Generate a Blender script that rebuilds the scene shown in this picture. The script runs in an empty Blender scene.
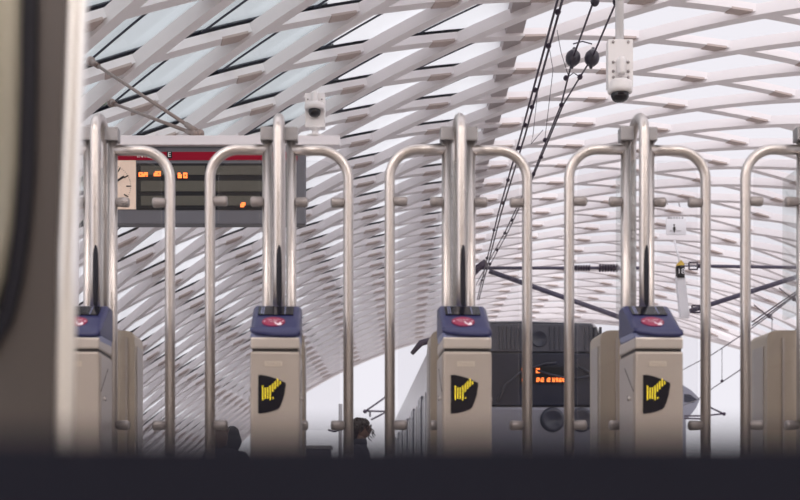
import bpy, bmesh, math, random
from mathutils import Vector, Matrix, Quaternion
random.seed(7)
C = bpy.context.scene.collection
PI = math.pi
FL = 0.021            # hall floor height (camera is at the origin, a hair below it, coming up the stairs)
LOW = FL - 0.75       # trackside level beyond the gates
def P(u, v, D):       # point seen at pixel (u,v) at distance D in front of the camera
    return Vector(((u-400)/1200*D, D, (497-v)/1200*D))

# ------------------------------------------------------------------ materials
def mat(name, col, rough=0.5, metal=0.0, emit=None, es=1.0, noise=0.0, nscale=20, bump=0.0, spec=0.5, stretch=None):
    m = bpy.data.materials.new(name); m.use_nodes = True
    nt = m.node_tree; b = nt.nodes['Principled BSDF']
    b.inputs['Base Color'].default_value = (*col, 1); b.inputs['Roughness'].default_value = rough
    b.inputs['Metallic'].default_value = metal; b.inputs['Specular IOR Level'].default_value = spec
    if emit:
        b.inputs['Emission Color'].default_value = (*emit, 1); b.inputs['Emission Strength'].default_value = es
    if noise or bump:
        tc = nt.nodes.new('ShaderNodeTexCoord'); n = nt.nodes.new('ShaderNodeTexNoise')
        n.inputs['Scale'].default_value = nscale; n.inputs['Detail'].default_value = 4
        src = tc.outputs['Object']
        if stretch:
            mp = nt.nodes.new('ShaderNodeMapping'); mp.inputs['Scale'].default_value = stretch
            nt.links.new(src, mp.inputs[0]); src = mp.outputs[0]
        nt.links.new(src, n.inputs['Vector'])
        if noise:
            mx = nt.nodes.new('ShaderNodeMix'); mx.data_type = 'RGBA'
            mx.inputs[6].default_value = (*[c*(1-noise) for c in col], 1)
            mx.inputs[7].default_value = (*[min(1, c*(1+noise)) for c in col], 1)
            nt.links.new(n.outputs['Fac'], mx.inputs[0]); nt.links.new(mx.outputs[2], b.inputs['Base Color'])
        if bump:
            bp = nt.nodes.new('ShaderNodeBump'); bp.inputs['Strength'].default_value = bump; bp.inputs['Distance'].default_value = .01
            nt.links.new(n.outputs['Fac'], bp.inputs['Height']); nt.links.new(bp.outputs[0], b.inputs['Normal'])
    return m
def glass_mat(name, tint, refl=1.0, rough=0.02):
    m = bpy.data.materials.new(name); m.use_nodes = True
    nt = m.node_tree; nt.nodes.clear()
    o = nt.nodes.new('ShaderNodeOutputMaterial'); mix = nt.nodes.new('ShaderNodeMixShader')
    t = nt.nodes.new('ShaderNodeBsdfTransparent'); t.inputs[0].default_value = (*tint, 1)
    g = nt.nodes.new('ShaderNodeBsdfGlossy'); g.inputs['Roughness'].default_value = rough
    lw = nt.nodes.new('ShaderNodeLayerWeight'); lw.inputs[0].default_value = .5
    pw = nt.nodes.new('ShaderNodeMath'); pw.operation = 'POWER'; pw.inputs[1].default_value = 4.0; nt.links.new(lw.outputs['Facing'], pw.inputs[0])
    fr = nt.nodes.new('ShaderNodeMath'); fr.operation = 'MULTIPLY_ADD'; fr.inputs[1].default_value = .55*refl; fr.inputs[2].default_value = .03*refl
    nt.links.new(pw.outputs[0], fr.inputs[0])
    nt.links.new(fr.outputs[0], mix.inputs[0]); nt.links.new(t.outputs[0], mix.inputs[1]); nt.links.new(g.outputs[0], mix.inputs[2])
    nt.links.new(mix.outputs[0], o.inputs[0]); return m
def translucent_mat(name, col, frac):
    m = bpy.data.materials.new(name); m.use_nodes = True
    nt = m.node_tree; nt.nodes.clear()
    o = nt.nodes.new('ShaderNodeOutputMaterial'); mix = nt.nodes.new('ShaderNodeMixShader'); mix.inputs[0].default_value = frac
    d = nt.nodes.new('ShaderNodeBsdfDiffuse'); d.inputs[0].default_value = (*col, 1)
    t = nt.nodes.new('ShaderNodeBsdfTranslucent'); t.inputs[0].default_value = (*col, 1)
    nt.links.new(d.outputs[0], mix.inputs[1]); nt.links.new(t.outputs[0], mix.inputs[2])
    nt.links.new(mix.outputs[0], o.inputs[0]); return m
M = dict(
    beam=mat('white_painted_steel', (.83, .785, .80), .6, noise=.05, nscale=1.5),
    joint=mat('brown_joint', (.50, .41, .385), .7),
    purlin=mat('edge_purlin', (.42, .37, .375), .6),
    seal=mat('black_gasket', (.018, .018, .035), .6),
    steel=mat('brushed_stainless', (.55, .51, .50), .36, 1.0, noise=.05, nscale=60),
    cap=mat('grey_cap', (.29, .28, .295), .45, .6),
    clamp=mat('grey_clamp', (.34, .31, .31), .5, .5),
    cabinet=mat('cabinet_metal', (.36, .315, .288), .45, .3, noise=.03, nscale=9),
    cabside=mat('cabinet_side', (.40, .365, .355), .4, .4),
    rearcab=mat('rear_cabinet_metal', (.47, .41, .345), .4, .5),
    collar=mat('collar_metal', (.48, .435, .41), .38, .5),
    rim=mat('pale_blue_rim', (.16, .18, .32), .35),
    blue=mat('reader_blue', (.016, .019, .085), .38, noise=.08, nscale=8),
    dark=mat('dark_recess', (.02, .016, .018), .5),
    window=mat('dark_reader_window', (.006, .006, .011), .12, spec=.35),
    pink=mat('pink_oval', (.24, .010, .055), .5),
    pale=mat('pale_mark', (.8, .72, .80), .4),
    plate=mat('embossed_plate', (.47, .41, .36), .4, .35),
    ledglass=mat('black_display', (.006, .006, .012), .18),
    led=mat('yellow_led', (.5, .4, .02), .5, emit=(1, .74, .03), es=1.35),
    oled=mat('orange_led', (.5, .2, .05), .5, emit=(1, .17, .03), es=2.2),
    rubber=mat('black_rubber', (.012, .012, .02), .5, spec=.25),
    glass=glass_mat('door_glass', (.975, .975, .98), .9),
    gedge=glass_mat('thick_glass', (.93, .94, .935), 1.2),
    roofglass=glass_mat('roof_glass', (.86, .90, .90), 1.6),
    panel=translucent_mat('milky_roof_panel', (.88, .89, .90), .82),
    signgrey=mat('sign_grey', (.105, .105, .13), .5),
    signbar=mat('sign_bar', (.76, .72, .76), .5),
    red=mat('sign_red', (.26, .002, .020), .6, spec=.15),
    signblack=mat('sign_black', (.010, .010, .014), .5, spec=.2),
    olive=mat('display_row', (.05, .047, .036), .4, noise=.2, nscale=120),
    clock=mat('clock_face', (.72, .56, .47), .5, emit=(1, .72, .55), es=.12),
    white=mat('white_paint', (.78, .77, .80), .45),
    camw=mat('camera_housing', (.74, .71, .72), .4),
    dome=mat('smoked_dome', (.008, .006, .01), .08),
    rod=mat('galvanised_rod', (.30, .235, .215), .5, .5),
    wire=mat('dark_wire', (.035, .02, .045), .5),
    ball=mat('dark_insulator', (.03, .025, .04), .3),
    spanrod=mat('span_rod', (.085, .075, .12), .5),
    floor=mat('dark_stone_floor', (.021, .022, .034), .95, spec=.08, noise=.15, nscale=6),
    hallfloor=mat('grey_stone_floor', (.34, .315, .29), .6, noise=.1, nscale=4),
    lowfloor=mat('trackside_paving', (.52, .49, .475), .8, noise=.15, nscale=3),
    ground=mat('ballast_ground', (.17, .16, .15), .9, noise=.3, nscale=2),
    hall=mat('hall_wall', (.62, .56, .50), .6, noise=.06, nscale=2),
    pillar=mat('pillar_steel', (.125, .113, .112), .4, .7, noise=.12, nscale=3, stretch=(6, 6, .3)),
    pillarpale=mat('pillar_pale_steel', (.31, .285, .23), .35, .6, noise=.12, nscale=3, stretch=(5, 5, .4)),
    polished=mat('polished_edge_tube', (.98, .96, .95), .35, 1.0),
    tdark=mat('tram_dark', (.018, .020, .038), .3),
    tvent=mat('tram_vent', (.05, .05, .07), .5),
    tglass=mat('tram_glass', (.012, .014, .03), .25, spec=.3),
    tgrey=mat('tram_grey', (.17, .17, .21), .3, .2),
    tsilver=mat('tram_silver', (.55, .54, .56), .25, .6),
    skin=mat('skin', (.13, .07, .05), .6), hairm=mat('dark_hair', (.022, .013, .012), .6),
    hairb=mat('brown_hair', (.055, .033, .028), .6), coat=mat('dark_coat', (.035, .035, .05), .8),
    hood=mat('black_hood', (.02, .02, .027), .8), trousers=mat('dark_trousers', (.03, .03, .04), .8),
    shoe=mat('shoes', (.02, .02, .02), .6), eye=mat('eye', (.03, .02, .02), .3),
    leaf=mat('leaf', (.14, .17, .105), .7, noise=.3, nscale=.5), bark=mat('bark', (.10, .08, .06), .9),
    yellow=mat('yellow_paint', (.72, .48, .07), .5),
    rail=mat('rail_steel', (.25, .22, .2), .4, .8),
    fill_light=mat('hall_fill_light', (.8, .75, .7), .5, emit=(1, .935, .895), es=6.6),
    concrete=mat('concrete', (.32, .31, .33), .8, noise=.1, nscale=3),
)

# ------------------------------------------------------------------ mesh helpers
class MB:
    def __init__(s): s.bm = bmesh.new(); s.mats = []
    def mi(s, m):
        if m not in s.mats: s.mats.append(m)
        return s.mats.index(m)
    def face(s, vs, m, smooth=False):
        try: f = s.bm.faces.new(vs)
        except ValueError: return
        f.material_index = s.mi(m); f.smooth = smooth
    def box(s, lo, hi, m, bev=0.0, X=None):
        r = bmesh.ops.create_cube(s.bm, size=1)
        lo = Vector(lo); hi = Vector(hi); c = (lo+hi)/2; d = hi-lo
        for v in r['verts']: v.co = Vector((v.co.x*d.x+c.x, v.co.y*d.y+c.y, v.co.z*d.z+c.z))
        fs = {f for v in r['verts'] for f in v.link_faces}
        i = s.mi(m)
        for f in fs: f.material_index = i
        vs = r['verts']
        if bev > 0:
            es = list({e for v in vs for e in v.link_edges})
            q = bmesh.ops.bevel(s.bm, geom=es, offset=bev, segments=2, affect='EDGES', profile=.6)
            vs = list({v for f in q['faces'] for v in f.verts} | {v for v in vs if v.is_valid})
            for f in q['faces']: f.material_index = i; f.smooth = False
        if X is not None:
            seen = set()
            for v in vs:
                if v.is_valid and v not in seen: v.co = X @ v.co; seen.add(v)
        return s
    def loft(s, rings, m, closed=True, caps=True, smooth=True):
        R = [[s.bm.verts.new(p) for p in r] for r in rings]
        n = len(R[0])
        for a, b in zip(R[:-1], R[1:]):
            for i in range(n if closed else n-1):
                s.face((a[i], a[(i+1) % n], b[(i+1) % n], b[i]), m, smooth)
        if caps and closed:
            s.face(list(reversed(R[0])), m); s.face(R[-1], m)
        return s
    def tube(s, pts, r, m, n=10, caps=True):
        pts = [Vector(p) for p in pts]
        rs = r if isinstance(r, (list, tuple)) else [r]*len(pts)
        T = []
        for i in range(len(pts)):
            a = pts[max(i-1, 0)]; b = pts[min(i+1, len(pts)-1)]; T.append((b-a).normalized())
        up = Vector((0, 0, 1)) if abs(T[0].z) < .9 else Vector((1, 0, 0))
        N = T[0].cross(up).normalized(); rings = []
        for i, p in enumerate(pts):
            if i:
                q = T[i-1].rotation_difference(T[i]); N = (q @ N).normalized()
            B = T[i].cross(N)
            rings.append([p + rs[i]*(math.cos(2*PI*k/n)*N + math.sin(2*PI*k/n)*B) for k in range(n)])
        return s.loft(rings, m, True, caps, True)
    def bar(s, a, b, w, h, m, up=(0, 0, 1)):
        a = Vector(a); b = Vector(b); t = (b-a).normalized(); up = Vector(up)
        if abs(t.dot(up)) > .95: up = Vector((1, 0, 0))
        x = t.cross(up).normalized(); y = x.cross(t)
        rg = [[p + sx*w/2*x + sy*h/2*y for sx, sy in ((-1, -1), (1, -1), (1, 1), (-1, 1))] for p in (a, b)]
        return s.loft(rg, m, True, True, False)
    def prism(s, poly, off, m, smooth=False):      # poly: list of 3D points, extruded by vector off
        off = Vector(off)
        return s.loft([[Vector(p) for p in poly], [Vector(p)+off for p in poly]], m, True, True, smooth)
    def lathe(s, prof, c, m, axis=(0, 0, 1), n=20):
        ax = Vector(axis).normalized(); q = Vector((0, 0, 1)).rotation_difference(ax); c = Vector(c)
        rings = [[c + q @ Vector((r*math.cos(2*PI*k/n), r*math.sin(2*PI*k/n), z)) for k in range(n)] for r, z in prof]
        return s.loft(rings, m, True, True, True)
    def ball(s, c, r, m, n=14):
        if not hasattr(r, '__len__'): r = (r, r, r)
        q = bmesh.ops.create_uvsphere(s.bm, u_segments=n, v_segments=max(6, n*2//3), radius=1)
        i = s.mi(m); c = Vector(c)
        for v in q['verts']: v.co = Vector((v.co.x*r[0], v.co.y*r[1], v.co.z*r[2])) + c
        for f in {f for v in q['verts'] for f in v.link_faces}: f.material_index = i; f.smooth = True
        return q['verts']
    def build(s, name, parent=None, loc=None):
        bmesh.ops.recalc_face_normals(s.bm, faces=s.bm.faces[:])
        me = bpy.data.meshes.new(name); s.bm.to_mesh(me); s.bm.free()
        for m in s.mats: me.materials.append(M[m])
        o = bpy.data.objects.new(name, me); C.objects.link(o)
        if parent: o.parent = parent
        if loc is not None: o.location = loc
        return o
def tag(o, label=None, cat=None, group=None, kind=None):
    if label: o['label'] = label
    if cat: o['category'] = cat
    if group: o['group'] = group
    if kind: o['kind'] = kind
    return o
def thing(name, label=None, cat=None, loc=(0, 0, 0), rz=0, group=None, kind=None):
    o = bpy.data.objects.new(name, None); o.empty_display_size = .2; C.objects.link(o)
    o.location = loc; o.rotation_euler = (0, 0, rz)
    return tag(o, label, cat, group, kind)
def copy_tree(o, parent=None):
    c = o.copy(); C.objects.link(c)
    if parent: c.parent = parent
    for ch in list(o.children): copy_tree(ch, c)
    return c
def text_mesh(mb, txt, size, X, m, depth=.0):
    cu = bpy.data.curves.new('txt', 'FONT'); cu.body = txt; cu.size = size; cu.align_x = 'CENTER'; cu.align_y = 'CENTER'
    ob = bpy.data.objects.new('txt', cu); C.objects.link(ob)
    dg = bpy.context.evaluated_depsgraph_get(); dg.update()
    me = bpy.data.meshes.new_from_object(ob.evaluated_get(dg))
    i = mb.mi(m); vs = [mb.bm.verts.new(X @ v.co) for v in me.vertices]
    for p in me.polygons:
        try: f = mb.bm.faces.new([vs[k] for k in p.vertices]); f.material_index = i
        except ValueError: pass
    bpy.data.objects.remove(ob); bpy.data.curves.remove(cu); bpy.data.meshes.remove(me)
FRONT = Matrix.Rotation(PI/2, 4, 'X')      # text in XY -> facing -Y

# ------------------------------------------------------------------ setting: floors, stairs, hall wall
b = MB(); b.box((-16, .47, FL-.35), (26, 11, FL), 'hallfloor'); tag(b.build('floor'), 'grey stone hall floor under the gates', 'floor', kind='structure')
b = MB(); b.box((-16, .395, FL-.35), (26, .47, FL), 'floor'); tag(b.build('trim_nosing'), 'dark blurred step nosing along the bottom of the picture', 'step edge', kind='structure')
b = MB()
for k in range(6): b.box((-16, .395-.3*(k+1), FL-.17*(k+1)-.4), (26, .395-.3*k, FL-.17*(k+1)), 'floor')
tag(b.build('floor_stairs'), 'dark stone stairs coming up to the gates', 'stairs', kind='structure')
b = MB(); b.box((-16, -16.5, FL-1.42), (26, -1.22, FL-1.02), 'hall'); tag(b.build('floor_hall'), 'lower hall floor behind the stairs', 'floor', kind='structure')
b = MB()
for k in range(4): b.box((-16, 11+.3*k, LOW-.3), (26, 11.3+.3*k, FL-.15*(k+1)), 'lowfloor')
b.box((-60, 12.2, LOW-.3), (80, 130, LOW), 'lowfloor')
tag(b.build('floor_trackside'), 'paved trackside level beyond the gates', 'floor', kind='structure')
b = MB(); b.box((-16, -16.9, FL-1.4), (26, -16.5, 6.5), 'hall'); tag(b.build('wall_back'), 'beige hall wall behind the stairs', 'wall', kind='structure')
b = MB(); b.box((-15.9, -16.4, 6.2), (25.9, 4.6, 6.5), 'hall')
hallroof = tag(b.build('ceiling_hall'), 'hall roof over the stairs and gates', 'ceiling', kind='structure')
for xx in (-9, -3, 3, 9):
    for yy in (-4.8, -1.6, 1.6):
        b = MB(); b.box((xx-1.6, yy-.9, 6.12), (xx+1.6, yy+.9, 6.22), 'fill_light', .01); b.build('fill_panel', hallroof)  # unseen glowing panels, added to brighten the gates
b = MB()
for xr in (1.35, 2.79):
    b.box((xr-.035, 17, LOW-.02), (xr+.035, 128, LOW+.012), 'rail')
tag(b.build('trim_rails'), 'tram rails set into the paving', 'rails', kind='structure')

# ------------------------------------------------------------------ setting: the lattice vault
R = 20.0
X0, Z0 = .2438*R, -.635*R
def V(s, th, r=0.0): return Vector((X0+(R+r)*math.sin(th), s, Z0+(R+r)*math.cos(th)))
def sA(k, th): return R*(.7882+.0738*k-.6245*th+.4135*th*th+.6624*th**3)
def sB(m, th): return R*(.911+.0734*m+.3069*th)
def sEnd(th): return R*(2.5188-.6319*th)
S0 = .36*R; TH = math.radians(51.5); THB = math.radians(-8.9)
ceil = thing('ceiling', 'white steel lattice vault arching over the tracks', 'roof', kind='structure')
def path(fn, k, lo=-TH, hi=TH, step=1.0):
    runs = []; cur = []
    n = int(round((hi-lo)/math.radians(step)))
    for i in range(n+1):
        th = lo+(hi-lo)*i/n; s = fn(k, th)
        if S0 <= s <= sEnd(th): cur.append((s, th))
        else:
            if len(cur) > 3: runs.append(cur)
            cur = []
    if len(cur) > 3: runs.append(cur)
    return runs
def sweep(mb, run, w, r0, r1, m, ds=0.0, lens=None):
    rings = []
    for i, (s, th) in enumerate(run):
        a = V(*run[max(i-1, 0)]); c = V(*run[min(i+1, len(run)-1)]); t = (c-a).normalized()
        n = Vector((math.sin(th), 0, math.cos(th))); wd = t.cross(n).normalized()
        if wd.y < 0: wd = -wd
        p0 = V(s+ds, th, r0); p1 = V(s+ds, th, r1)
        rings.append([p0-wd*w/2, p0+wd*w/2, p1+wd*w/2, p1-wd*w/2])
    mb.loft(rings, m, True, True, False)
AW, AD0, AD1 = .20, 0.0, .17
BW, BD0, BD1 = .19, .055, .175
for k in range(-26, 46):
    for run in path(sA, k):
        b = MB(); sweep(b, run, AW, AD0, AD1, 'beam', -.13); b.build('lattice_rib', ceil)
for m in range(-20, 46):
    for run in path(sB, m):
        b = MB(); sweep(b, run, BW, BD0, BD1, 'beam', -.12)
        # brown tabs where the cross rib meets each main rib
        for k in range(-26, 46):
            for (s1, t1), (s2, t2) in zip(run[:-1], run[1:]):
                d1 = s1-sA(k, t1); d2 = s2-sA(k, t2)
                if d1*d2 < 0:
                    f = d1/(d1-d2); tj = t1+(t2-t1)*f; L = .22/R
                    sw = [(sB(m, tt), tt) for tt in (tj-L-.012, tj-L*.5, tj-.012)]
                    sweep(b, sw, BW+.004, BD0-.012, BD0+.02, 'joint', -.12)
        b.build('cross_rib', ceil)
    # roof skin between cross ribs on the clad (left) side, dark gasket beside each rib, joints along the main ribs
    for run in path(sB, m, -TH, THB):
        cut = [i for i, (s, th) in enumerate(run) if th < math.radians(-17.5)]
        def strip(rr, name, mm, ra, rb, s_lo, s_hi):
            q = MB()
            q.loft([[V(s+s_lo, th, ra), V(s+s_hi, th, ra), V(s+s_hi, th, rb), V(s+s_lo, th, rb)] for s, th in rr if s+s_hi < sEnd(th)+.3] , mm, True, True, False)
            return q.build(name, ceil)
        g = .26; sp = .0734*R
        if len(run) > 4:
            strip(run, 'roof_gasket', 'seal', .225, .245, -.20, -.20+g)
            clear = [p for p in run if p[1] <= math.radians(-17.5) and p[0] < 1.02*R]
            milky = [p for p in run if p not in clear]
            if clear and milky: clear = clear+[milky[0]] if milky[0][1] > clear[-1][1] else clear
            if len(clear) > 2: strip(clear, 'roof_pane', 'roofglass', .225, .24, -.20+g, sp-.20)
            if len(milky) > 2: strip(milky, 'roof_panel', 'panel', .225, .24, -.20+g, sp-.20)
b = MB()
for k in range(-26, 46):
    for run in path(lambda kk, th: sA(kk+.45, th), k, -TH, THB):
        sweep(b, run, .03, .205, .222, 'seal')
b.build('panel_joint', ceil)['kind'] = 'stuff'
b = MB(); n = 60
sweep(b, [(S0+(sEnd(THB)-S0)*i/n, THB) for i in range(n+1)], .01, 0, .01, 'purlin') if False else None
rings = []
for i in range(n+1):
    s = S0+(sEnd(THB)-S0)*i/n
    rings.append([V(s, THB-.007, .10), V(s, THB+.007, .10), V(s, THB+.007, .42), V(s, THB-.007, .42)])
b.loft(rings, 'purlin', True, True, False); b.build('edge_purlin', ceil)
b = MB()
rings = []
for i in range(104):
    th = -TH+2*TH*i/103; s = sEnd(th)
    rings.append([V(s-.28, th, -.05), V(s+.28, th, -.05), V(s+.28, th, .5), V(s-.28, th, .5)])
b.loft(rings, 'beam', True, True, False); b.build('end_arch', ceil)
b = MB()
for sg in (-1, 1):
    p0 = V(S0, sg*TH, .2); p1 = V(sEnd(sg*TH), sg*TH, .2)
    b.bar((p0.x, p0.y, LOW+.25), (p1.x, p1.y, LOW+.25), .9, 1.0, 'concrete')
tag(b.build('trim_plinth'), 'concrete plinth under the vault', 'plinth', kind='structure')

# ------------------------------------------------------------------ ticket gates
def make_gate():
    root = thing('ticket_gate')
    W = .122
    # front column
    c = MB(); c.box((-W, 0, FL), (W, .35, .728), 'cabinet', .012)
    col = c.build('reader_column', root)
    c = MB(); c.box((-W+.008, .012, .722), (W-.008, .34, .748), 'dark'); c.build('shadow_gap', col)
    c = MB(); c.box((W-.001, .03, FL), (W+.004, .32, .715), 'cabside', .001); c.box((-W-.004, .03, FL), (-W+.001, .32, .715), 'cabside', .001); c.build('side_panel', col)
    for sx in (-1, 1):
        c = MB(); c.lathe([(.011, 0), (.011, .006), (.006, .012), (0.0005, .012)], (sx*(W+.003), .10, .50), 'steel', (sx, 0, 0), 14)
        c.bar((sx*(W+.0135), .10, .488), (sx*(W+.0135), .10, .512), .003, .004, 'dark'); c.build('lock', col)
        c = MB(); c.bar((sx*(W+.0045), .02, .53), (sx*(W+.0045), .20, .66), .003, .004, 'dark'); c.build('panel_seam', col)
    # collar and blue sloped head, sagging lower edge
    c = MB(); c.box((-W, 0, .742), (W, .35, .80), 'collar', .010); c.build('collar', col)
    def head(zoff, inset, m, name, lo, parent):
        q = MB(); rings = []
        for i in range(19):
            f = i/18*2-1; x = f*(W+.001)
            e = max(0, abs(f)-.86)/.14; rd = inset+.018*e*e
            zb = lo-.016*(f+1)/2-.010*(1-f*f)+.004*e
            rings.append([Vector((x, -.004+rd, zb)), Vector((x, .004+rd, zb+.03-rd*.5)), Vector((x, .10, .86-rd)),
                          Vector((x, .20, .93-rd)), Vector((x, .24, .95-rd)), Vector((x, .33, .95-rd)), Vector((x, .345-rd, .93-rd)), Vector((x, .345-rd, zb+.01))])
        q.loft(rings, m, True, True, True); return q.build(name, parent)
    rim = head(0, 0.006, 'rim', 'pale_rim', .795, col)
    hd = MB(); rings = []
    def prof(f):
        x = f*(W+.003); e = max(0, abs(f)-.86)/.14; rd = .016*e*e
        zb = .822-.016*(f+1)/2-.010*(1-f*f)+.008*e
        return [Vector((x, -.007+rd, zb)), Vector((x, .000+rd, zb+.022)), Vector((x, .03+rd, .852-rd)), Vector((x, .13, .912-rd)),
                Vector((x, .255, .990-rd)), Vector((x, .275, .998-rd)), Vector((x, .34, .998-rd)), Vector((x, .356-rd, .98-rd)), Vector((x, .356-rd, zb+.006))]
    hd.loft([prof(i/20*2-1) for i in range(21)], 'blue', True, True, True)
    hd = hd.build('reader_head', root); tag(hd, 'blue reader head')
    # things on the slope: frame with origin mid slope
    a = Vector((0, .03, .852)); bt = Vector((0, .255, .993)); sl = (bt-a).normalized(); nr = Vector((1, 0, 0)).cross(sl); L = (bt-a).length
    if nr.y > 0: nr = -nr
    def S(x, t, h=.003): return a + Vector((x, 0, 0)) + sl*(t*L) + nr*h
    q = MB(); q.prism([S(-.095, .58, -.004), S(.085, .58, -.004), S(.085, .97, -.004), S(-.095, .97, -.004)], nr*.008, 'window'); q = q.build('display_window', hd)
    for x in (-.080, -.070, .04):
        z = MB(); z.prism([S(x, .60, .0035), S(x+.004, .60, .0035), S(x+.004, .95, .0035), S(x, .95, .0035)], nr*.0015, 'rim'); z.build('painted_reflection', q)  # pale strips stand in for rails and posts mirrored in the window
    q = MB(); q.prism([S(-.012+.058*math.cos(2*PI*i/32), .25+.205*math.sin(2*PI*i/32), -.002) for i in range(32)], nr*.006, 'pink'); q = q.build('oval_badge', hd)
    z = MB()
    X = Matrix.Translation(S(-.012, .40, .0046)) @ Matrix(((1, 0, 0, 0), (0, sl.y, nr.y, 0), (0, sl.z, nr.z, 0), (0, 0, 0, 1)))
    text_mesh(z, 'OV-CHIP', .016, Matrix.Translation(S(-.012, .32, .0046)) @ X.to_3x3().to_4x4(), 'pale')
    text_mesh(z, 'KAART', .013, Matrix.Translation(S(-.014, .245, .0046)) @ X.to_3x3().to_4x4(), 'pale')
    for sx in (-1, 1):
        z.prism([S(-.012+sx*.046+(.006 if i % 2 == 0 else .0028)*math.cos(PI*i/5),   .26+(.022 if i % 2 == 0 else .010)*math.sin(PI*i/5), .004) for i in range(10)], nr*.001, 'pale')
    # hand holding a card
    z.prism([S(.006, .08, .004), S(.028, .08, .004), S(.030, .16, .004), S(.022, .23, .004), S(.016, .16, .004), S(.006, .14, .004)], nr*.001, 'pale')
    z.prism([S(-.008, .22, .004), S(-.003, .225, .004), S(.004, .17, .004), S(.011, .16, .004), S(.010, .125, .004), S(-.002, .14, .004)], nr*.001, 'pale')
    z.build('badge_lettering', q)
    # front plate and arrow display
    px = lambda u, v, y: Vector(((u-274.5)/200, y, (497-v)/200))
    q = MB(); q.box((px(264, 366.3, 0).x, -.0025, px(0, 366.5, 0).z), (px(281.7, 0, 0).x, .004, px(0, 361.3, 0).z), 'plate', .001)
    text_mesh(q, 'THALES', .021, Matrix.Translation((px(272.8, 0, 0).x, -.0032, px(0, 363.9, 0).z)) @ FRONT, 'cabinet'); q.build('maker_plate', col)
    pts = [(257.9, 375.2), (261.4, 374.9), (268, 376.2), (274, 378), (280, 380.4), (285.0, 382.9), (285.3, 385), (283.8, 394.8), (281.6, 402), (279.2, 407.6), (277, 409.3), (271.2, 411.5), (265, 412.9), (258.6, 413.6), (257.7, 412.5)]
    q = MB(); q.prism([px(u, v, .003) for u, v in pts], (0, -.007, 0), 'ledglass'); q = q.build('arrow_display', col)
    z = MB()
    for j, (u0, v0, v1) in enumerate([(262.3, 386.5, 399.5), (264.8, 388.5, 399.5), (267.3, 388.3, 399.5), (269.8, 386.5, 399.5), (272.3, 384.5, 392), (274.7, 382, 389.5), (277.1, 379.3, 387), (279.6, 382, 383.8), (272.6, 398, 399.5)]):
        v = v0
        while v <= v1+.01:
            z.prism([px(u0+  .50*math.cos(2*PI*i/8), v+.66*math.sin(2*PI*i/8), -.0042) for i in range(8)], (0, -.001, 0), 'led'); v += 1.62
    z.build('led_arrow', q)
    # tall inverted-U rail in depth, with the black grip
    yr0, yr1, zr, r = .30, .58, 2.025, .027
    pts = [(0, yr0, .95)]+[(0, yr0, 1.2), (0, yr0, 1.5)]
    rad = (yr1-yr0)/2
    for i in range(17):
        t = PI-PI*i/16; pts.append((0, (yr0+yr1)/2+rad*math.cos(t), zr-rad*.8+rad*.8*math.sin(t)))
    pts += [(0, yr1, 1.5), (0, yr1, FL)]
    q = MB(); q.tube(pts, r, 'steel', 16); q = q.build('grab_rail', root)
    z = MB(); zz = [.985, 1.0, 1.03, 1.10, 1.20, 1.27, 1.315, 1.335, 1.345]; rr = [.010, .014, .0165, .0175, .0175, .0165, .013, .009, .003]
    z.tube([(.004, yr0-.014, h) for h in zz], rr, 'rubber', 12); z.build('rubber_grip', q)
    # two posts with caps and swing leaves
    yp = .44; zt = 1.862; rt = .0275; rc = .155; xl = .370
    for sx in (-1, 1):
        q = MB(); q.tube([(sx*.064, yp, FL), (sx*.064, yp, 1.94)], .027, 'steel', 16); po = q.build('post', root)
        q = MB(); q.box((sx*.064-.036, yp-.036, 1.905), (sx*.064+.036, yp+.036, 1.978), 'cap', .006); q.build('post_cap', po)
        pts = [(sx*.07, yp, zt), (sx*(xl-rc), yp, zt)]
        for i in range(1, 11):
            t = PI/2*i/10; pts.append((sx*(xl-rc+rc*math.sin(t)), yp, zt-rc+rc*math.cos(t)))
        pts += [(sx*xl, yp, 1.0), (sx*xl, yp, FL+.02)]
        q = MB(); q.tube(pts, rt, 'steel', 16); lf = q.build('swing_leaf', root)
        x0, x1, gr = .105, .325, .10; poly = [(sx*x0, yp-.006, .362), (sx*x1, yp-.006, .362)]
        for i in range(9):
            t = PI/2*i/8; poly.append((sx*(x1-gr+gr*math.cos(t)), yp-.006, 1.805-gr+gr*math.sin(t)))
        poly.append((sx*x0, yp-.006, 1.805))
        q = MB(); q.prism(poly, (0, .012, 0), 'glass'); q.build('glass_pane', lf)
        for zc in (1.583, .386):
            for xa, xb in ((xl-.02, xl-.095), (.085, .155)):
                q = MB(); d = .012 if xb > xa else -.012
                q.tube([(sx*xa, yp, zc), (sx*(xb-d*1.6), yp, zc), (sx*(xb-d*.6), yp, zc), (sx*(xb-d*.15), yp, zc), (sx*xb, yp, zc)], [.024, .027, .026, .019, .006], 'clamp', 14); q.build('glass_clamp', lf)
    # glass fin running back between rail and rear cabinet
    q = MB(); q.box((-.035, .40, 1.0), (-.015, .80, 1.80), 'gedge', .006); q.build('glass_fin', root)
    # rear cabinet with rounded top
    pr = []; w = .122
    for i in range(13):
        t = PI*i/12; pr.append((w*math.copysign(abs(math.cos(t))**.45, math.cos(t)), .88+.065*math.sin(t)**.6))
    poly = [(-w, .80, FL)]+[(-x, .80, z) for x, z in pr]+[(w, .80, FL)]
    q = MB(); q.prism(poly, (0, .28, 0), 'rearcab', False); q = q.build('rear_cabinet', root)
    z = MB()
    for x in (-.030, .075): z.bar((x, .795, FL), (x, .795, .90), .010, .012, 'collar')
    z.build('cabinet_trim', q)
    z = MB(); z.box((-w-.006, .85, FL), (-w, 1.03, .86), 'cabside', .002); z.box((w, .85, FL), (w+.006, 1.03, .86), 'cabside', .002); z.build('side_panel', q)
    return root
gate = make_gate()
RZ = math.radians(2.9)
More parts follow.
